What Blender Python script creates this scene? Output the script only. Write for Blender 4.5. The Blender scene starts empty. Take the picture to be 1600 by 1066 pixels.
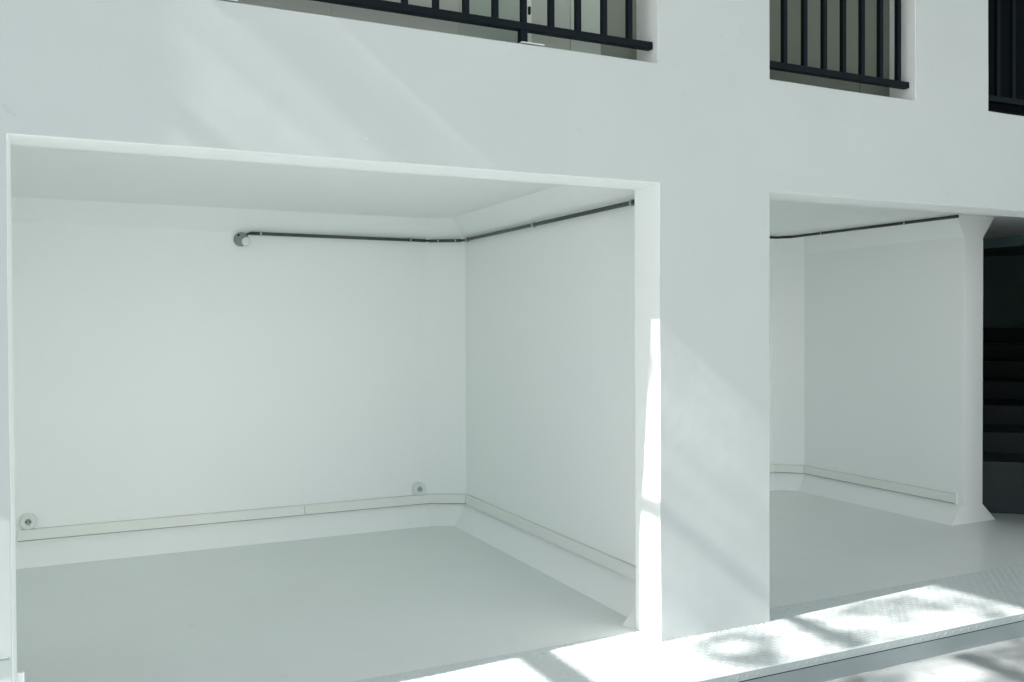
import bpy, bmesh, math, random
from mathutils import Vector, Matrix, noise

scene = bpy.context.scene
COL = scene.collection
random.seed(7)

# ------------------------------------------------------------------ camera
cam_data = bpy.data.cameras.new('camera')
cam = bpy.data.objects.new('camera', cam_data)
COL.objects.link(cam)
cam_data.sensor_width = 36.0
cam_data.lens = 31.834
cam_data.clip_start = 0.05
cam_data.clip_end = 1000
_right = Vector((0.90372827, -0.4280801, -0.00475891))
_down = Vector((-0.010642, -0.01135101, -0.99987894))
_fwd = Vector((0.42797426, 0.90366951, -0.01481385))
_m = Matrix((_right, -_down, -_fwd)).transposed().to_4x4()
_m.translation = Vector((0, 0, 1.45))
cam.matrix_world = _m
scene.camera = cam

# ------------------------------------------------------------------ light
SUN_TRAVEL = Vector((1.0, 0.078, -0.776)).normalized()
SUN_ELEV = math.asin(-SUN_TRAVEL.z)
world = bpy.data.worlds.new('World')
scene.world = world
world.use_nodes = True
wn = world.node_tree.nodes
wl = world.node_tree.links
bg = wn['Background']
sky = wn.new('ShaderNodeTexSky')
sky.sky_type = 'NISHITA'
sky.sun_disc = False
sky.sun_elevation = SUN_ELEV
sky.sun_rotation = math.atan2(-SUN_TRAVEL.x, -SUN_TRAVEL.y)
sky.air_density = 1.0
sky.dust_density = 2.0
sky.ozone_density = 1.0
wl.new(sky.outputs['Color'], bg.inputs['Color'])
bg.inputs['Strength'].default_value = 0.05

sun_data = bpy.data.lights.new('sun', 'SUN')
sun_data.energy = 5.0
sun_data.angle = math.radians(0.5)
sun_data.color = (1.0, 0.98, 0.95)
sun = bpy.data.objects.new('sun', sun_data)
COL.objects.link(sun)
sun.location = (-12, 1, 12)
sun.rotation_euler = SUN_TRAVEL.to_track_quat('-Z', 'Y').to_euler()

vs = scene.view_settings
vs.view_transform = 'Standard'
vs.look = 'None'
vs.gamma = 1.0
vs.use_curve_mapping = False
vs.exposure = 1.60

scene.render.engine = 'CYCLES'
cy = scene.cycles
cy.use_denoising = True
try:
    cy.denoiser = 'OPENIMAGEDENOISE'
except Exception:
    pass
cy.max_bounces = 14
cy.diffuse_bounces = 10
cy.glossy_bounces = 4
cy.caustics_reflective = False
cy.caustics_refractive = False
cy.use_adaptive_sampling = True
cy.adaptive_threshold = 0.005


# ------------------------------------------------------------------ materials
def mat_base(name):
    m = bpy.data.materials.new(name)
    m.use_nodes = True
    nt = m.node_tree
    return m, nt, nt.nodes['Principled BSDF']


def painted(name, col, rough=0.6, spec=0.3, var=0.03, var_scale=2.0, bumps=((60, 0.25, 0.002),), metallic=0.0,
            rough_var=0.0, specks=None):
    """Paint: even colour with faint large-scale variation and fine relief."""
    m, nt, p = mat_base(name)
    n, l = nt.nodes, nt.links
    tc = n.new('ShaderNodeTexCoord')
    p.inputs['Roughness'].default_value = rough
    p.inputs['Specular IOR Level'].default_value = spec
    p.inputs['Metallic'].default_value = metallic
    if var > 0:
        t = n.new('ShaderNodeTexNoise')
        t.inputs['Scale'].default_value = var_scale
        t.inputs['Detail'].default_value = 6
        t.inputs['Roughness'].default_value = 0.6
        l.new(tc.outputs['Object'], t.inputs['Vector'])
        r = n.new('ShaderNodeMapRange')
        r.inputs['From Min'].default_value = 0.15
        r.inputs['From Max'].default_value = 0.85
        r.inputs['To Min'].default_value = 1 - var
        r.inputs['To Max'].default_value = 1 + var
        l.new(t.outputs['Fac'], r.inputs['Value'])
        mx = n.new('ShaderNodeVectorMath')
        mx.operation = 'SCALE'
        mx.inputs[0].default_value = col
        l.new(r.outputs['Result'], mx.inputs['Scale'])
        l.new(mx.outputs['Vector'], p.inputs['Base Color'])
        if specks:
            sc, lo, dark = specks
            ts = n.new('ShaderNodeTexNoise')
            ts.inputs['Scale'].default_value = sc
            ts.inputs['Detail'].default_value = 3
            ts.inputs['Roughness'].default_value = 0.7
            l.new(tc.outputs['Object'], ts.inputs['Vector'])
            rs = n.new('ShaderNodeMapRange')
            rs.inputs['From Min'].default_value = lo
            rs.inputs['From Max'].default_value = lo + 0.08
            rs.inputs['To Min'].default_value = 1.0
            rs.inputs['To Max'].default_value = dark
            l.new(ts.outputs['Fac'], rs.inputs['Value'])
            m2 = n.new('ShaderNodeVectorMath')
            m2.operation = 'SCALE'
            l.new(mx.outputs['Vector'], m2.inputs[0])
            l.new(rs.outputs['Result'], m2.inputs['Scale'])
            l.new(m2.outputs['Vector'], p.inputs['Base Color'])
        if rough_var > 0:
            r2 = n.new('ShaderNodeMapRange')
            r2.inputs['From Min'].default_value = 0.15
            r2.inputs['From Max'].default_value = 0.85
            r2.inputs['To Min'].default_value = rough - rough_var
            r2.inputs['To Max'].default_value = rough + rough_var
            l.new(t.outputs['Fac'], r2.inputs['Value'])
            l.new(r2.outputs['Result'], p.inputs['Roughness'])
    else:
        p.inputs['Base Color'].default_value = (*col, 1)
    prev = None
    for sc, strength, dist in bumps:
        t = n.new('ShaderNodeTexNoise')
        t.inputs['Scale'].default_value = sc
        t.inputs['Detail'].default_value = 4
        l.new(tc.outputs['Object'], t.inputs['Vector'])
        b = n.new('ShaderNodeBump')
        b.inputs['Strength'].default_value = strength
        b.inputs['Distance'].default_value = dist
        l.new(t.outputs['Fac'], b.inputs['Height'])
        if prev:
            l.new(prev.outputs['Normal'], b.inputs['Normal'])
        prev = b
    if prev:
        l.new(prev.outputs['Normal'], p.inputs['Normal'])
    return m


WHITE = (0.85, 0.874, 0.864)
M = {}
M['plaster'] = painted('dimmed_masonry_paint', (0.448, 0.483, 0.482), 0.65, 0.25, 0.04, 1.6,
                       ((2.2, 0.5, 0.010), (11, 0.3, 0.003), (90, 0.22, 0.0012)), specks=(9, 0.66, 0.945))  # white front toned down in colour to balance the light on it
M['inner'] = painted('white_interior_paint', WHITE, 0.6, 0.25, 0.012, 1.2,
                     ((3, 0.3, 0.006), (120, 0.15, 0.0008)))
M['ceiling'] = painted('white_ceiling_paint', WHITE, 0.7, 0.2, 0.012, 1.0, ((3, 0.3, 0.005), (150, 0.15, 0.0008)))
M['floor'] = painted('grey_floor_paint', (0.735, 0.768, 0.752), 0.32, 0.5, 0.05, 1.3,
                     ((140, 0.10, 0.0004),), rough_var=0.03, specks=(14, 0.655, 0.90))
M['plate'] = painted('grey_plate_paint', (0.61, 0.66, 0.66), 0.42, 0.45, 0.05, 9.0, ((70, 0.2, 0.0008),), rough_var=0.08, specks=(55, 0.60, 0.72))
M['yard'] = painted('pale_yard_paint', (0.365, 0.388, 0.388), 0.6, 0.3, 0.06, 1.1, ((5, 0.2, 0.003), (160, 0.2, 0.001)), specks=(40, 0.60, 0.8))
M['riser'] = painted('grey_riser_paint', (0.27, 0.315, 0.325), 0.55, 0.3, 0.05, 3.0, ((60, 0.2, 0.001),))
M['lip'] = painted('shaded_lip_paint', (0.37, 0.42, 0.425), 0.5, 0.35, 0.06, 9.0, ((60, 0.2, 0.001),))
M['black'] = painted('black_railing_paint', (0.005, 0.009, 0.012), 0.45, 0.06, 0.15, 14.0, ((80, 0.15, 0.0006),))
M['dark'] = painted('charcoal_paint', (0.050, 0.066, 0.067), 0.6, 0.3, 0.2, 2.0, ((40, 0.2, 0.001),))
M['lining'] = painted('charcoal_wall_paint', (0.20, 0.31, 0.31), 0.5, 0.3, 0.2, 2.0, ())
M['conduit'] = painted('dark_grey_conduit', (0.045, 0.062, 0.056), 0.4, 0.5, 0.1, 12.0, ())
M['conduit_black'] = painted('black_conduit', (0.018, 0.026, 0.025), 0.4, 0.5, 0.1, 12.0, ())
M['clip'] = painted('pale_grey_plastic', (0.42, 0.46, 0.44), 0.4, 0.45, 0.03, 20.0, ())
M['box'] = painted('grey_box_plastic', (0.22, 0.27, 0.26), 0.45, 0.45, 0.05, 20.0, ())
M['trunking'] = painted('cream_plastic', (0.785, 0.805, 0.77), 0.45, 0.4, 0.02, 6.0, ())
M['gap_shade'] = painted('painted_gap_shade', (0.27, 0.29, 0.265), 0.8, 0.1, 0.3, 5.0, ())  # shade under the trunking, put into the colour
M['edge_shade'] = painted('painted_edge_shade', (0.60, 0.62, 0.585), 0.6, 0.2, 0.15, 4.0, ())  # paler shade line for the trunking's top edge, put into the colour
M['socket'] = painted('white_plastic', (0.72, 0.75, 0.73), 0.35, 0.5, 0.01, 20.0, ())
M['hole'] = painted('black_hole', (0.008, 0.009, 0.009), 0.6, 0.2, 0.0, 1.0, ())
M['steel'] = painted('pale_metal', (0.62, 0.64, 0.63), 0.35, 0.5, 0.05, 20.0, (), metallic=0.3)
M['grit'] = painted('brown_grit', (0.34, 0.30, 0.27), 0.9, 0.1, 0.35, 60.0, ())
for nm, c in (('panel_a', (0.310, 0.330, 0.300)), ('panel_b', (0.250, 0.300, 0.260)), ('panel_c', (0.500, 0.550, 0.490)),
              ('panel_d', (0.310, 0.345, 0.305)), ('panel_e', (0.335, 0.385, 0.34)), ('panel_f', (0.170, 0.190, 0.155)),
              ('panel_g', (0.120, 0.135, 0.110)), ('panel_h', (0.108, 0.125, 0.100)), ('panel_k', (0.004, 0.006, 0.008))):
    M[nm] = painted('window_' + nm, c, 0.5, 0.03 if nm == 'panel_k' else 0.3, 0.03, 3.0, ())
M['bark'] = painted('bark', (0.10, 0.085, 0.07), 0.9, 0.1, 0.2, 8.0, ((20, 0.5, 0.02),))
M['leaf'] = painted('leaf', (0.06, 0.10, 0.035), 0.5, 0.3, 0.2, 3.0, ())


# ------------------------------------------------------------------ helpers
def link(name, bm, mat, parent=None, smooth=False):
    me = bpy.data.meshes.new(name)
    bmesh.ops.recalc_face_normals(bm, faces=bm.faces[:])
    bm.to_mesh(me)
    bm.free()
    me.materials.append(M[mat] if isinstance(mat, str) else mat)
    if smooth:
        for p in me.polygons:
            p.use_smooth = True
    o = bpy.data.objects.new(name, me)
    COL.objects.link(o)
    if parent is not None:
        o.parent = parent
        o.matrix_parent_inverse = Matrix.Translation(-Vector(parent.location))
    return o


def thing(name, label, cat, loc=(0, 0, 0), group=None):
    o = bpy.data.objects.new(name, None)
    o.empty_display_size = 0.2
    COL.objects.link(o)
    o.location = loc
    return tag(o, label, cat, group)


def tag(o, label, cat, group=None):
    o['label'] = label
    o['category'] = cat
    if group:
        o['group'] = group
    return o


def structure(o):
    o['kind'] = 'structure'
    return o


def box(bm, x0, x1, y0, y1, z0, z1, bev=0.0):
    vs_ = [bm.verts.new((x, y, z)) for x in (x0, x1) for y in (y0, y1) for z in (z0, z1)]
    f = [(0, 1, 3, 2), (4, 6, 7, 5), (0, 4, 5, 1), (2, 3, 7, 6), (0, 2, 6, 4), (1, 5, 7, 3)]
    fs = [bm.faces.new([vs_[i] for i in q]) for q in f]
    if bev > 0:
        es = list({e for q in fs for e in q.edges})
        bmesh.ops.bevel(bm, geom=es, offset=bev, segments=1, affect='EDGES', profile=0.7)


def bx(x0, x1, y0, y1, z0, z1, bev=0.0):
    bm = bmesh.new()
    box(bm, x0, x1, y0, y1, z0, z1, bev)
    return bm


def tube(bm, p0, p1, r0, r1=None, n=12, caps=True):
    r1 = r0 if r1 is None else r1
    p0, p1 = Vector(p0), Vector(p1)
    d = (p1 - p0).normalized()
    a = d.orthogonal().normalized()
    b = d.cross(a)
    rings = []
    for p, r in ((p0, r0), (p1, r1)):
        rings.append([bm.verts.new(p + r * (math.cos(2 * math.pi * i / n) * a + math.sin(2 * math.pi * i / n) * b))
                      for i in range(n)])
    for i in range(n):
        bm.faces.new((rings[0][i], rings[0][(i + 1) % n], rings[1][(i + 1) % n], rings[1][i]))
    if caps:
        bm.faces.new(rings[0][::-1])
        bm.faces.new(rings[1])


def lathe(bm, centre, axis, prof, n=32):
    """prof: list of (radius, height along axis)."""
    c = Vector(centre)
    d = Vector(axis).normalized()
    a = d.orthogonal().normalized()
    b = d.cross(a)
    rings = []
    for r, h in prof:
        rings.append([bm.verts.new(c + d * h + r * (math.cos(2 * math.pi * i / n) * a + math.sin(2 * math.pi * i / n) * b))
                      for i in range(n)])
    for k in range(len(rings) - 1):
        for i in range(n):
            bm.faces.new((rings[k][i], rings[k][(i + 1) % n], rings[k + 1][(i + 1) % n], rings[k + 1][i]))
    bm.faces.new(rings[0][::-1])
    bm.faces.new(rings[-1])


def offset_path(path, d):
    """Shift a plan polyline to its left by d, with mitred corners."""
    out = []
    n = len(path)
    for i in range(n):
        p = Vector(path[i])
        if i == 0:
            t = (Vector(path[1]) - p).normalized()
            out.append(p + d * Vector((-t.y, t.x)))
        elif i == n - 1:
            t = (p - Vector(path[i - 1])).normalized()
            out.append(p + d * Vector((-t.y, t.x)))
        else:
            t0 = (p - Vector(path[i - 1])).normalized()
            t1 = (Vector(path[i + 1]) - p).normalized()
            n0 = Vector((-t0.y, t0.x))
            n1 = Vector((-t1.y, t1.x))
            out.append(p + (n0 + n1) * (d / (1 + n0.dot(n1))))
    return out


def sweep(path, prof):
    """prof: closed list of (offset to the left, z)."""
    bm = bmesh.new()
    rows = []
    for d, z in prof:
        rows.append([bm.verts.new((q.x, q.y, z)) for q in offset_path(path, d)])
    k = len(prof)
    for j in range(k):
        a, b = rows[j], rows[(j + 1) % k]
        for i in range(len(path) - 1):
            bm.faces.new((a[i], a[i + 1], b[i + 1], b[i]))
    bm.faces.new([r[0] for r in rows])
    bm.faces.new([r[-1] for r in rows][::-1])
    return bm


def bevel_mod(o, w, seg=2, ang=40):
    m = o.modifiers.new('bevel', 'BEVEL')
    m.width = w
    m.segments = seg
    m.limit_method = 'ANGLE'
    m.angle_limit = math.radians(ang)
    return o


# ------------------------------------------------------------------ ground and floors
FY, BY = 3.448, 3.658          # outer and inner face of the facade
bm = bmesh.new()
S = 140
vs4 = [bm.verts.new(v) for v in ((-S, -S, -0.12), (S, -S, -0.12), (S, S, -0.12), (-S, S, -0.12))]
bm.faces.new(vs4)
structure(link('ground', bm, 'yard'))

structure(link('floor', bx(-9.0, 14.0, 3.012, 11.0, -0.4, 0.0, 0.003), 'floor'))

sr = structure(link('step_riser', bx(-9.0, 14.0, 3.0055, 3.0115, -0.119, -0.002), 'riser'))
link('lip_shadow_line', bx(-9.0, 14.0, 3.0015, 3.0054, -0.040, -0.0355), 'hole', sr)  # dark strip painting in the shadow under the plate lip

# checker plate along the threshold, folded down over the step edge
PX0, PX1 = -1.6, 7.0
PZ = 0.005
bm = bmesh.new()
prof = [(2.998, -0.034), (2.998, PZ - 0.004), (3.002, PZ), (3.615, PZ), (3.615, 0.001), (3.0045, 0.001), (3.0045, -0.034)]
ends = [[bm.verts.new((x, y, z)) for y, z in prof] for x in (PX0, PX1)]
for i in range(len(prof)):
    j = (i + 1) % len(prof)
    bm.faces.new((ends[0][i], ends[0][j], ends[1][j], ends[1][i]))
bm.faces.new(ends[0])
bm.faces.new(ends[1][::-1])
plate = structure(link('tread_plate', bm, 'plate'))
plate.data.materials.append(M['lip'])          # the folded-down lip is coloured darker to paint in its shade
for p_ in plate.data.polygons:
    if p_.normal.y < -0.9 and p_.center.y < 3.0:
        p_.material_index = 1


def lozenge(bm, c, u, v, w, L=0.0125, B=0.0042, h=0.0012):
    """low raised tear on a plate: u along, v across, w out of the surface."""
    base = [c + u * L, c + v * B, c - u * L, c - v * B]
    b = [bm.verts.new(q - w * 0.0003) for q in base]
    t = [bm.verts.new(c + u * L * 0.55 + w * h), bm.verts.new(c + v * B * 0.4 + w * h),
         bm.verts.new(c - u * L * 0.55 + w * h), bm.verts.new(c - v * B * 0.4 + w * h)]
    for i in range(4):
        j = (i + 1) % 4
        bm.faces.new((b[i], b[j], t[j], t[i]))
    bm.faces.new(t)


bm = bmesh.new()
lip = bmesh.new()
P = 0.027
s2 = math.sqrt(0.5)
nx0, nx1 = int(0.9 / P), int(5.7 / P)
for i in range(nx0, nx1):
    for j in range(23):
        y = 3.0125 + P * j
        x = i * P
        if y > FY - 0.012 and (2.36 < x < 3.04):
            continue
        sgn = 1 if (i + j) % 2 else -1
        lozenge(bm, Vector((x, y, PZ)), Vector((s2, s2 * sgn, 0)), Vector((-s2 * sgn, s2, 0)), Vector((0, 0, 1)))
    sgn = 1 if i % 2 else -1
    x = i * P
    lozenge(lip, Vector((x, 2.998, -0.016)), Vector((s2, 0, s2 * sgn)), Vector((-s2 * sgn, 0, s2)), Vector((0, -1, 0)), h=0.0010)
lb = link('raised_lip_tears', lip, 'lip', plate)
lb['kind'] = 'stuff'
tb = link('raised_tears', bm, 'plate', plate)
tb['kind'] = 'stuff'

# ------------------------------------------------------------------ the white building
building = thing('building', 'white rendered building front with two wide open bays and railed windows above', 'building', (2.7, FY, 0))


def facade(x0, x1, z0, z1, y0, y1, holes, step=0.16):
    def cuts(lo, hi, marks):
        ms = sorted({lo, hi, *[m for m in marks if lo < m < hi]})
        out = []
        for a, b in zip(ms, ms[1:]):
            k = max(1, round((b - a) / step))
            out += [a + (b - a) * t / k for t in range(k)]
        return out + [hi]
    xs = cuts(x0, x1, [h[0] for h in holes] + [h[1] for h in holes])
    zs = cuts(z0, z1, [h[2] for h in holes] + [h[3] for h in holes])

    def solid(i, j):
        if not (0 <= i < len(xs) - 1 and 0 <= j < len(zs) - 1):
            return False
        cx, cz = (xs[i] + xs[i + 1]) / 2, (zs[j] + zs[j + 1]) / 2
        return not any(h[0] < cx < h[1] and h[2] < cz < h[3] for h in holes)
    bm = bmesh.new()
    cache = {}
    ym = [y0, (y0 + y1) / 2, y1]

    def V(i, j, k):
        if (i, j, k) not in cache:
            p = Vector((xs[i], ym[k], zs[j]))
            if k < 2 and zs[j] > 0.05:
                q = p * 1.7
                p += Vector((noise.noise(q + Vector((11, 0, 0))) * 0.0035, noise.noise(q) * 0.0030,
                             noise.noise(q + Vector((0, 7, 3))) * 0.0035))
                q = p * 6.0
                p += Vector((noise.noise(q + Vector((5, 0, 0))) * 0.0013, noise.noise(q) * 0.0010,
                             noise.noise(q + Vector((0, 2, 9))) * 0.0013))
            cache[(i, j, k)] = bm.verts.new(p)
        return cache[(i, j, k)]
    for i in range(len(xs) - 1):
        for j in range(len(zs) - 1):
            if not solid(i, j):
                continue
            bm.faces.new((V(i, j, 0), V(i + 1, j, 0), V(i + 1, j + 1, 0), V(i, j + 1, 0)))
            bm.faces.new((V(i, j, 2), V(i, j + 1, 2), V(i + 1, j + 1, 2), V(i + 1, j, 2)))
            for k in (0, 1):
                if not solid(i - 1, j):
                    bm.faces.new((V(i, j, k), V(i, j + 1, k), V(i, j + 1, k + 1), V(i, j, k + 1)))
                if not solid(i + 1, j):
                    bm.faces.new((V(i + 1, j, k), V(i + 1, j, k + 1), V(i + 1, j + 1, k + 1), V(i + 1, j + 1, k)))
                if not solid(i, j - 1):
                    bm.faces.new((V(i, j, k), V(i, j, k + 1), V(i + 1, j, k + 1), V(i + 1, j, k)))
                if not solid(i, j + 1):
                    bm.faces.new((V(i, j + 1, k), V(i + 1, j + 1, k), V(i + 1, j + 1, k + 1), V(i, j + 1, k + 1)))
    return bm


OX0, OX1, OZ = -0.225, 2.380, 2.104
PX_R = 3.024
WIN = [(-0.225, 2.375), (3.024, 4.016), (4.586, 5.60)]
SILL, WTOP = 2.649, 4.30
holes = [(OX0, OX1, -1, OZ), (PX_R, 5.92, -1, OZ)] + [(a, b, SILL, WTOP) for a, b in WIN]
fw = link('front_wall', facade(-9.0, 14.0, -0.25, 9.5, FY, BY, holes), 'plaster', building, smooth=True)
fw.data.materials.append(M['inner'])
for p_ in fw.data.polygons:                      # reveals take a lighter colour for the bounced light they catch
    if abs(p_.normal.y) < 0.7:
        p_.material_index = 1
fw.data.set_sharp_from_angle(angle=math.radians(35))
bevel_mod(fw, 0.006, 2, 50).modifiers['bevel'].harden_normals = True

# walls of the bays: sloped foot, upright face, sloped head under the ceiling
FT = 0.13
CZ = 2.25
wall_prof = [(-FT, -0.02), (-FT, 0.0), (0.0, FT), (0.0, 2.11), (-0.145, 2.262), (0.12, 2.262), (0.12, -0.02)]
bay1 = [(-0.65, 3.72), (-0.65, 6.23), (-0.39, 6.36), (2.31, 6.36), (2.57, 6.23), (2.57, 3.72)]
o = link('bay_wall', sweep(bay1, wall_prof), 'inner', building)
bevel_mod(o, 0.004, 1, 20)
bay2 = [(2.83, 3.72), (2.83, 6.23), (3.09, 6.36), (5.60, 6.36), (5.80, 6.165), (5.89, 6.077)]
o = link('bay_wall', sweep(bay2, wall_prof), 'inner', building)
bevel_mod(o, 0.004, 1, 20)
# free-standing end of the partition right of the second bay
pp = [(5.67, -0.02), (5.67, 0.0), (5.80, FT), (5.80, 2.095), (5.70, 2.262), (6.13, 2.262), (6.0, 2.095), (6.0, FT), (6.145, 0.0), (6.145, -0.02)]
bm = bmesh.new()
NSEG = 14
rows = []
for k in range(NSEG + 1):
    y = 4.55 + (6.5 - 4.55) * k / NSEG
    rows.append([bm.verts.new((x, y, z)) for x, z in pp])
for k in range(NSEG):
    for i in range(len(pp)):
        j = (i + 1) % len(pp)
        bm.faces.new((rows[k][i], rows[k][j], rows[k + 1][j], rows[k + 1][i]))
bm.faces.new(rows[0])
bm.faces.new(rows[-1][::-1])
o = link('partition_wall', bm, 'inner', building)
bevel_mod(o, 0.0015, 1, 25)

# wedge foot beside the front pillar and the little upstand behind the left jamb
bm = bmesh.new()
a = [bm.verts.new(v) for v in ((2.352, 3.742, -0.004), (2.50, 3.742, -0.004), (2.50, 3.742, 0.118), (2.47, 3.742, 0.118))]
b = [bm.verts.new(v) for v in ((2.375, 3.662, -0.004), (2.50, 3.662, -0.004), (2.50, 3.662, 0.118), (2.47, 3.662, 0.118))]
for i in range(4):
    j = (i + 1) % 4
    bm.faces.new((a[i], a[j], b[j], b[i]))
bm.faces.new(a)
bm.faces.new(b[::-1])
bevel_mod(link('pillar_foot', bm, 'inner', building), 0.004, 1, 25)
bevel_mod(link('jamb_stop', bx(-0.30, -0.204, 3.672, 3.70, -0.004, 0.222), 'inner', building), 0.004, 2, 25)

link('ceiling', bx(-0.85, 6.05, BY + 0.001, 6.6, CZ, 2.5), 'ceiling', building)
link('ceiling', bx(6.052, 7.55, BY + 0.001, 6.6, CZ, 2.5), 'ceiling', building)
# roof, back and side walls close the shell
link('rear_wall', bx(-9.0, 14.0, 11.0, 11.3, -0.25, 9.5), 'plaster', building)
link('side_wall', bx(-9.3, -9.0, FY, 11.3, -0.25, 9.5), 'plaster', building)
link('side_wall', bx(14.0, 14.3, FY, 11.3, -0.25, 9.5), 'plaster', building)
link('roof', bx(-9.3, 14.3, FY - 0.1, 11.3, 9.502, 9.8), 'plaster', building)
# upper slab behind the windows
link('upper_floor', bx(-8.9, 6.5, BY + 0.12, 10.9, 2.505, 2.64), 'dark', building)
# shallow pier left of the bays and an added, unseen canopy: they block sun and sky
link('wall_pier', bx(-1.45, -1.0, FY - 0.105, FY + 0.05, 1.75, 9.4, 0.004), 'plaster', building)
link('added_canopy', bx(-3.0, 14.0, -3.0, FY + 0.05, 5.66, 5.9, 0.004), 'yard', building)
# grey strip painting in a thin bar's shadow on the left jamb
gl = tag(link('jamb_shadow_strip', bx(-0.99, -0.236, FY - 0.006, FY + 0.004, 0.347, 0.356, 0.001), 'box'),
         'thin blue-grey strip painted as a bar shadow low on the white jamb at the left edge', 'shadow strip')

# small scars in the render
def scar(x, z, L, ang, w=0.006):
    bm = bmesh.new()
    u = Vector((math.cos(ang), 0, math.sin(ang)))
    v = Vector((-u.z, 0, u.x))
    c = Vector((x, FY - 0.0012, z))
    n = 7
    top, bot = [], []
    for i in range(n):
        t = i / (n - 1) * 2 - 1
        hw = w * (1 - t * t) * (0.7 + 0.6 * random.random()) + 0.0004
        q = c + u * (t * L / 2) + v * (random.random() - .5) * 0.002
        top.append(bm.verts.new(q + v * hw + Vector((0, .0012, 0))))
        bot.append(bm.verts.new(q - v * hw + Vector((0, -.0006, 0))))
    for i in range(n - 1):
        bm.faces.new((top[i], top[i + 1], bot[i + 1], bot[i]))
    r = bmesh.ops.extrude_face_region(bm, geom=bm.faces[:])
    for e in r['geom']:
        if isinstance(e, bmesh.types.BMVert):
            e.co.y += 0.006
    return link('plaster_scar', bm, 'plaster', fw)


scar(2.702, 1.152, 0.03, 0.1, 0.003)
scar(-0.213, 2.182, 0.06, -0.8)
scar(1.009, 2.19, 0.012, 1.2, 0.002)
scar(3.36, 2.113, 0.02, 0.3, 0.003)

# grit where the pillar meets the plate
bm = bmesh.new()
for i in range(150):
    x = 2.385 + (random.random() ** 1.6) * 0.62
    y = FY - 0.004 - abs(random.gauss(0, 0.010))
    z = PZ + random.random() * 0.004
    r = random.uniform(0.0015, 0.0045)
    mtx = Matrix.Translation((x, y, z)) @ Matrix.Rotation(random.random() * 6, 4, 'Z') @ Matrix.Diagonal((1, .7, .5, 1))
    bmesh.ops.create_icosphere(bm, subdivisions=1, radius=r, matrix=mtx)
g = link('grit', bm, 'grit')
g['kind'] = 'stuff'
tag(g, 'brown grit and paint crumbs along the foot of the white pillar', 'grit')

# ------------------------------------------------------------------ windows
def window(x0, x1, breaks, mats, label):
    w = thing('window', label, 'window', ((x0 + x1) / 2, 3.62, SILL))
    xs = [x0 - 0.02] + breaks + [x1 + 0.02]
    for k, mt in enumerate(mats):
        off = 0.004 * (k % 2)
        link('panel', bx(xs[k] - off, xs[k + 1] + off, 3.622 + off, 3.652 + off, SILL - 0.03, WTOP + 0.02), mt, w)
    return w


w1 = window(*WIN[0], [0.36, 0.92, 1.466, 1.791, 1.819, 2.018, 2.176],
            ['panel_b', 'panel_a', 'panel_a', 'panel_b', 'panel_c', 'panel_d', 'panel_e', 'panel_f'],
            'wide window of grey panels behind the long black railing')
lt = link('latch', bx(1.801, 1.812, 3.612, 3.623, 2.84, 2.875, 0.002), 'hole', w1)
window(*WIN[1], [3.38, 3.80], ['panel_h', 'panel_g', 'panel_h'],
       'narrow olive-grey window between the two white pillars of the upper wall')
window(*WIN[2], [5.1], ['panel_k', 'panel_k'], 'black window at the upper right edge')
# deep black lining of the last window
wb = bpy.data.objects['window.002']
link('lining', bx(WIN[2][0] + 0.0045, WIN[2][0] + 0.010, FY + 0.006, 3.62, SILL + 0.006, WTOP - 0.01), 'panel_k', wb)
link('lining', bx(WIN[2][0] + 0.0105, WIN[2][1] - 0.01, FY + 0.006, 3.62, SILL + 0.0045, SILL + 0.010), 'panel_k', wb)


def railing(x0, x1, bars, feet, label, group=None):
    yr = 3.503
    r = thing('railing', label, 'railing', ((x0 + x1) / 2, yr, SILL))
    hb = 0.0125
    link('bottom_rail', bx(x0 + 0.004, x1 - 0.004, yr - 0.018, yr + 0.018, 2.721, 2.754, 0.0025), 'black', r)
    link('top_rail', bx(x0 + 0.004, x1 - 0.004, yr - 0.022, yr + 0.022, 3.66, 3.69, 0.0025), 'black', r)
    for x in bars:
        link('bar', bx(x - hb, x + hb, yr - hb, yr + hb, 2.7535, 3.6605, 0.0015), 'black', r)
    for x in feet:
        link('foot', bx(x - 0.017, x + 0.017, yr - 0.017, yr + 0.017, SILL + 0.006, 2.7215, 0.002), 'black', r)
        link('foot_plate', bx(x - 0.035, x + 0.075, FY - 0.006, yr + 0.04, SILL + 0.003, SILL + 0.006), 'steel', r)
    return r


railing(*WIN[0], [2.254 - 0.1335 * k for k in range(18)], [1.716, 0.45],
        'long black steel railing with thin upright bars in the widest upper window')
railing(*WIN[1], [3.162 + 0.1305 * k for k in range(7)], [],
        'short black steel railing in the narrow olive-grey upper window')
railing(*WIN[2], [4.73 + 0.1315 * k for k in range(7)], [], 'black railing in front of the black window at upper right')

# ------------------------------------------------------------------ trunking
def trunk(name_label, runs, z0=0.146, z1=0.211, depth=0.018, caps=()):
    t = thing('cable_trunking', name_label, 'trunking', (*runs[0][0], z0))
    for path in runs:
        pr = [(-0.0012, z0), (-depth, z0), (-depth, z1 - 0.003), (-depth + 0.003, z1), (-0.0012, z1)]
        o = link('trunking_length', sweep(path, pr), 'trunking', t)
        bevel_mod(o, 0.0015, 1, 30)
        link('under_shadow_line', sweep(path, [(-0.0012, z0 - 0.0075), (-0.004, z0 - 0.0075), (-0.006, z0 - 0.0005), (-0.0012, z0 - 0.0005)]), 'gap_shade', t)  # dark strip painting in the shadow gap below the trunking
        link('top_shadow_line', sweep(path, [(-0.0012, z1 + 0.0003), (-0.005, z1 + 0.0003), (-0.0012, z1 + 0.003)]), 'edge_shade', t)  # thin grey strip painting in the shade line on top
    for c in caps:
        link('end_cap', bx(*c, 0.001), 'trunking', t)
    return t


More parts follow.
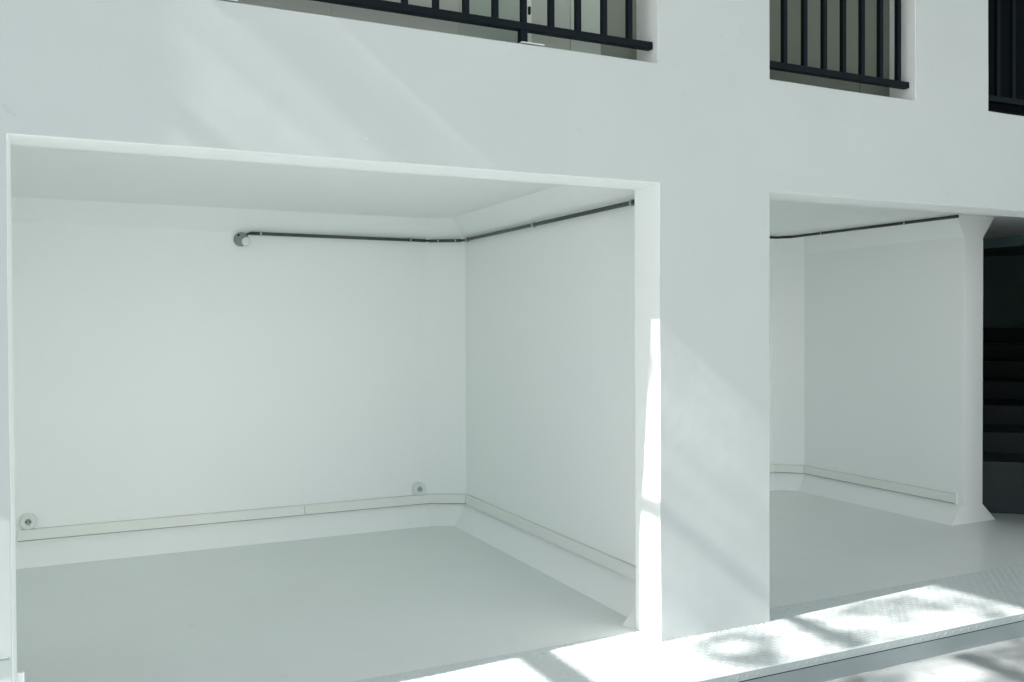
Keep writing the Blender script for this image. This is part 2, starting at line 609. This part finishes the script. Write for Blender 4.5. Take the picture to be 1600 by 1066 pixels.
trunk('cream cable trunking above the sloped skirting of the large left bay',
      [[(-0.38, 6.36), (1.388, 6.36)], [(1.3905, 6.36), (2.308, 6.36)], [(2.315, 6.3575), (2.568, 6.231)], [(2.57, 6.214), (2.57, 3.75)]])
trunk('cream cable trunking along the walls of the narrow right bay, capped at its front end',
      [[(3.12, 6.36), (5.595, 6.36)], [(5.604, 6.356), (5.796, 6.169)], [(5.80, 6.15), (5.80, 4.615)]], 0.142, 0.207, 0.018,
      [(5.778, 5.7995, 4.596, 4.614, 0.136, 0.222)])

# ------------------------------------------------------------------ sockets
def socket(x, z, label):
    y = 6.36
    s = thing('wall_socket', label, 'socket', (x, y, z))
    bm = bmesh.new()
    lathe(bm, (x, y - 0.0005, z), (0, -1, 0), [(0.050, 0), (0.050, 0.022), (0.047, 0.026), (0.040, 0.027)], 40)
    link('base', bm, 'socket', s, True)
    bm = bmesh.new()
    lathe(bm, (x, y - 0.0275, z), (0, -1, 0), [(0.043, 0), (0.043, 0.012), (0.040, 0.016), (0.0215, 0.016), (0.020, 0.014), (0.0195, 0.002)], 40)
    bezel = link('bezel', bm, 'socket', s)
    bevel_mod(bezel, 0.001, 1, 30)
    for dx, dz in ((-0.0095, 0.0), (0.0095, 0.0)):
        bm = bmesh.new()
        tube(bm, (x + dx, y - 0.0288, z + dz), (x + dx, y - 0.0312, z + dz), 0.0042)
        link('contact_hole', bm, 'hole', bezel)
    bm = bmesh.new()
    tube(bm, (x, y - 0.0288, z + 0.012), (x, y - 0.036, z + 0.012), 0.0042)
    link('earth_pin', bm, 'box', bezel)
    bm = bmesh.new()
    lathe(bm, (x, y - 0.0287, z), (0, -1, 0), [(0.0187, 0), (0.0187, 0.0012)], 32)
    link('socket_well', bm, 'clip', bezel)
    return s


socket(-0.320, 0.262, 'round white wall socket in the left bay beside the left jamb')
socket(2.236, 0.259, 'round white wall socket near the back right corner of the left bay')

# ------------------------------------------------------------------ conduits
def clip(p, d, wall_n, r, parent, rr=0.0165):
    bm = bmesh.new()
    p = Vector(p)
    d = Vector(d).normalized()
    tube(bm, p - d * 0.005, p + d * 0.005, rr, rr, 16)
    wn_ = Vector(wall_n)
    tube(bm, p, p + wn_ * (r + 0.012), 0.0075, 0.0075, 8)
    link('pipe_clip', bm, 'clip', parent)


con = thing('conduit_pipe', 'dark grey conduit clipped high around the walls of the left bay', 'conduit', (1.6, 6.36, 2.1))
OFF = 0.024
zc = 2.098
runs = [((1.035, 6.36 - OFF, zc + 0.002), (2.300, 6.36 - OFF, zc - 0.002)),
        ((2.322, 6.354 - OFF * 1.1, zc - 0.004), (2.535, 6.2475 - OFF * 1.1, zc - 0.002)),
        ((2.57 - OFF, 6.19, zc - 0.002), (2.57 - OFF, 3.905, zc - 0.012))]
for a, b in runs:
    bm = bmesh.new()
    tube(bm, a, b, 0.0115, 0.0115, 16)
    link('pipe', bm, 'conduit', con, True)
for a, b in ((runs[0][1], runs[1][0]), (runs[1][1], runs[2][0]), ((1.010, 6.36 - OFF, zc - 0.008), runs[0][0])):
    bm = bmesh.new()
    tube(bm, a, b, 0.0075, 0.0075, 12)
    link('pipe_joint', bm, 'hole', con, True)
bm = bmesh.new()
tube(bm, (2.57 - OFF, 3.905, zc - 0.012), (2.57 - OFF, 3.885, zc + 0.012), 0.010, 0.010, 12)
link('pipe_joint', bm, 'hole', con, True)
for x in (1.104, 2.178):
    clip((x, 6.36 - OFF, zc), (1, 0, 0), (0, 1, 0), OFF - 0.014, con)
dch = Vector((0.26, -0.13, 0)).normalized()
nch = Vector((0.447, 0.894, 0))
for t in (0.28, 0.82):
    p = Vector(runs[1][0]).lerp(Vector(runs[1][1]), t)
    clip(p, dch, nch, OFF - 0.014, con)
for y in (6.13, 5.05, 3.93):
    clip((2.57 - OFF, y, zc - 0.002 - (6.19 - y) * 0.0044), (0, 1, 0), (1, 0, 0), OFF - 0.014, con, 0.0185)

jb = thing('junction_box', 'round grey junction box with white cap at the left end of the conduit', 'junction box', (0.977, 6.36, 2.058))
bm = bmesh.new()
lathe(bm, (0.977, 6.3595, 2.058), (0, -1, 0), [(0.048, 0), (0.048, 0.020), (0.045, 0.024), (0.041, 0.025)], 36)
body = link('box_body', bm, 'box', jb, True)
bm = bmesh.new()
lathe(bm, (1.006, 6.3345, 2.040), (0, -1, 0), [(0.030, 0), (0.030, 0.026), (0.027, 0.031), (0.018, 0.032), (0.016, 0.029)], 32)
link('cap', bm, 'socket', jb)
bm = bmesh.new()
lathe(bm, (0.957, 6.3342, 2.085), (0, -1, 0), [(0.008, 0), (0.008, 0.002)], 16)
link('cable_entry', bm, 'hole', body)

con2 = thing('conduit_pipe', 'black conduit under the ceiling edge of the right bay', 'conduit', (5.64, 5.4, 2.24))
zc2 = 2.228
for a, b in (((3.3, 6.195, zc2), (5.50, 6.195, zc2)), ((5.50, 6.195, zc2), (5.615, 6.125, zc2 + 0.004)),
             ((5.615, 6.125, zc2 + 0.004), (5.668, 4.50, zc2 + 0.004))):
    bm = bmesh.new()
    tube(bm, a, b, 0.0115, 0.0115, 14)
    link('pipe', bm, 'conduit_black', con2, True)
for y in (5.78, 4.95):
    clip((5.615 + (6.125 - y) * 0.0326, y, zc2 + 0.004), (0, 1, 0), (0.7, 0, 0.7), 0.004, con2, 0.015)

# ------------------------------------------------------------------ dark stairwell
stair = thing('staircase', 'black staircase in the dark space right of the partition end', 'staircase', (7.2, 5.2, 0))
aa = Vector((0.656, 0.755, 0))
nn = Vector((0.755, -0.656, 0))
pos = [(0.40, 7.72), (0.57, 8.24), (0.74, 8.87), (0.91, 9.62), (1.08, 10.35), (1.25, 10.95), (1.42, 11.5), (1.59, 12.0)]


def stair_block(s0, s1, z0, z1, h0=-4.0, h1=4.2):
    bm = bmesh.new()
    vs_ = []
    for s_ in (s0, s1):
        for h in (h0, h1):
            for z in (z0, z1):
                q = aa * s_ + nn * h
                vs_.append(bm.verts.new((q.x, q.y, z)))
    for q in [(0, 1, 3, 2), (4, 6, 7, 5), (0, 4, 5, 1), (2, 3, 7, 6), (0, 2, 6, 4), (1, 5, 7, 3)]:
        bm.faces.new([vs_[i] for i in q])
    return bm


for k, (z, s_) in enumerate(pos):
    z0 = 0.001 if k == 0 else pos[k - 1][0] - 0.05
    link('riser', stair_block(s_, s_ + 0.6, z0, z - 0.036, 1.35, 4.2), 'dark', stair)
    link('tread', stair_block(s_ - 0.03, s_ + 1.2, z - 0.035, z, 1.35, 4.2), 'dark', stair)
dk = thing('stairwell_lining', 'charcoal painted walls and ceiling of the dark stairwell behind the stairs', 'wall', (8, 8, 0))
link('lining_panel', stair_block(11.7, 11.9, 0.001, 5.0, -1.9, 4.2), 'lining', dk)
link('lining_panel', bx(13.2, 13.5, 3.75, 10.59, 0.001, 5.0), 'lining', dk)
link('lining_panel', bx(7.552, 13.19, 3.70, 10.59, CZ + 0.004, 2.6), 'lining', dk)
link('lining_panel', bx(7.552, 7.60, 3.70, 10.58, 2.16, CZ + 0.002), 'lining', dk)
link('lining_panel', bx(6.06, 7.54, 6.61, 10.59, CZ + 0.004, 2.6), 'lining', dk)
link('lining_panel', bx(6.15, 6.2, 6.51, 8.2, 0.001, CZ), 'lining', dk)

# ------------------------------------------------------------------ beyond the frame: what shades and lights the place
fr = thing('steel_trellis', 'slim steel trellis bars standing off the facade left of the bays', 'trellis', (-3.0, 2.6, -0.12))
link('crossbar', bx(-3.03, -2.97, 2.52, FY - 0.004, 4.75, 4.815), 'black', fr)
link('crossbar', bx(-3.03, -2.97, 1.93, FY - 0.004, 3.665, 3.775), 'black', fr)
link('crossbar', bx(-3.03, -2.97, 1.93, 2.46, 5.09, 5.16), 'black', fr)
link('post', bx(-3.04, -2.96, 1.84, 1.92, -0.118, 5.655), 'black', fr)

opp = thing('bounce_building', 'unseen white building added askew across the yard to bounce sunlight', 'building', (3, -8, -0.12))  # added out of view, angled to bounce sun into the bays
OM = Matrix.Translation((9.5, -3.6, 0)) @ Matrix.Rotation(math.radians(180 + 40), 4, 'Z')
oh = [(1.2 + 3.4 * k, 2.3 + 3.4 * k, zz, zz + 1.6) for k in range(5) for zz in (4.6,)]
bm = facade(0, 19, -0.118, 7.0, 0, 0.4, oh, 3.0)
bm.transform(OM)
link('wall', bm, 'inner', opp)  # wall of the added bounce building
for h in oh:
    bm = bx(h[0] - 0.05, h[1] + 0.05, 0.14, 0.16, h[2] - 0.05, h[3] + 0.05)
    bm.transform(OM)
    link('pane', bm, 'panel_f', opp)  # panes of the added bounce building

# ---- tree whose leaves dapple the sunlight
rt = random.Random(21)
TB = Vector((-9.4, 2.0, -0.15))
tree = thing('tree', 'leafy tree beyond the left end of the yard', 'tree', TB)


def limb(bm, pts, r0, r1):
    for i in range(len(pts) - 1):
        a = r0 + (r1 - r0) * i / (len(pts) - 1)
        b = r0 + (r1 - r0) * (i + 1) / (len(pts) - 1)
        tube(bm, pts[i], pts[i + 1], a, b, 8, True)


bm = bmesh.new()
trunk_pts = [TB + Vector((0.12 * math.sin(i * 1.3), -1.5 + 0.12 * i, 1.05 * i)) for i in range(11)]
trunk_pts[0] = TB + Vector((0, -1.5, 0))
limb(bm, trunk_pts, 0.19, 0.03)
tips = []
for i in range(26):
    k = 5 + i % 6
    st = trunk_pts[k]
    ang = i * 2.4
    L = rt.uniform(1.1, 2.2)
    dv = Vector((math.cos(ang), math.sin(ang), rt.uniform(0.0, 0.6)))
    pts = [st]
    for s_ in range(4):
        dv = (dv + Vector((rt.gauss(0, .2), rt.gauss(0, .2), rt.gauss(0, .15)))).normalized()
        pts.append(pts[-1] + dv * L / 4)
        for _k in range(2):
            tw = [pts[-1]]
            d2 = (dv + Vector((rt.gauss(0, .8), rt.gauss(0, .8), rt.gauss(0, .6)))).normalized()
            for _ in range(2):
                tw.append(tw[-1] + d2 * rt.uniform(0.15, 0.3))
            limb(bm, tw, 0.010, 0.004)
            tips.append(tw[-1])
            tips.append(tw[1])
    limb(bm, pts, 0.04, 0.012)
link('trunk', bm, 'bark', tree)
bm = bmesh.new()
for p in tips:
    dense = p.y - 0.078 * (p.x - TB.x) < 2.45 and p.z + 0.776 * (p.x - TB.x) > 8.95
    for _ in range(rt.randint(3, 12) if dense else rt.randint(0, 5)):
        c = p + Vector((rt.gauss(0, .13), rt.gauss(0, .13), rt.gauss(0, .11)))
        py, pz = c.y - 0.078 * (c.x - TB.x), c.z + 0.776 * (c.x - TB.x)
        if 2.47 < py < 2.80 and pz > 8.6:
            continue
        u = Vector((rt.gauss(0, 1), rt.gauss(0, 1), rt.gauss(0, .6))).normalized()
        v = u.orthogonal().normalized()
        L, B = rt.uniform(0.045, 0.075), rt.uniform(0.022, 0.036)
        q = [c - u * L, c + v * B, c + u * L, c - v * B]
        bm.faces.new([bm.verts.new(x) for x in q])
# loose leaf clumps added to shape the shade on wall and pillar
for k in range(245):
    if k < 135:
        c = Vector((TB.x + rt.uniform(-.12, .12), rt.uniform(2.565, 2.70), rt.gauss(10.40, .045)))
    elif k < 148:
        c = Vector((TB.x + rt.uniform(-.12, .12), rt.uniform(2.60, 2.72), rt.gauss(10.16, .03)))
    elif k > 224:
        c = Vector((TB.x + rt.uniform(-.1, .1), rt.uniform(2.62, 2.74), rt.uniform(9.7, 10.15)))
    elif k > 160:
        c = Vector((TB.x + rt.uniform(-.2, .2), rt.uniform(2.38, 2.56), rt.uniform(9.75, 10.62)))
    else:
        c = Vector((TB.x + rt.uniform(-.12, .12), rt.uniform(2.58, 2.76), rt.gauss(9.83, .03)))
    u = Vector((rt.gauss(0, 1), rt.gauss(0, .5), rt.gauss(0, 1))).normalized()
    v = u.orthogonal().normalized()
    L, B = rt.uniform(0.035, 0.06), rt.uniform(0.018, 0.03)
    bm.faces.new([bm.verts.new(x) for x in (c - u * L, c + v * B, c + u * L, c - v * B)])
cr = link('crown', bm, 'leaf', tree)
cr['kind'] = 'stuff'
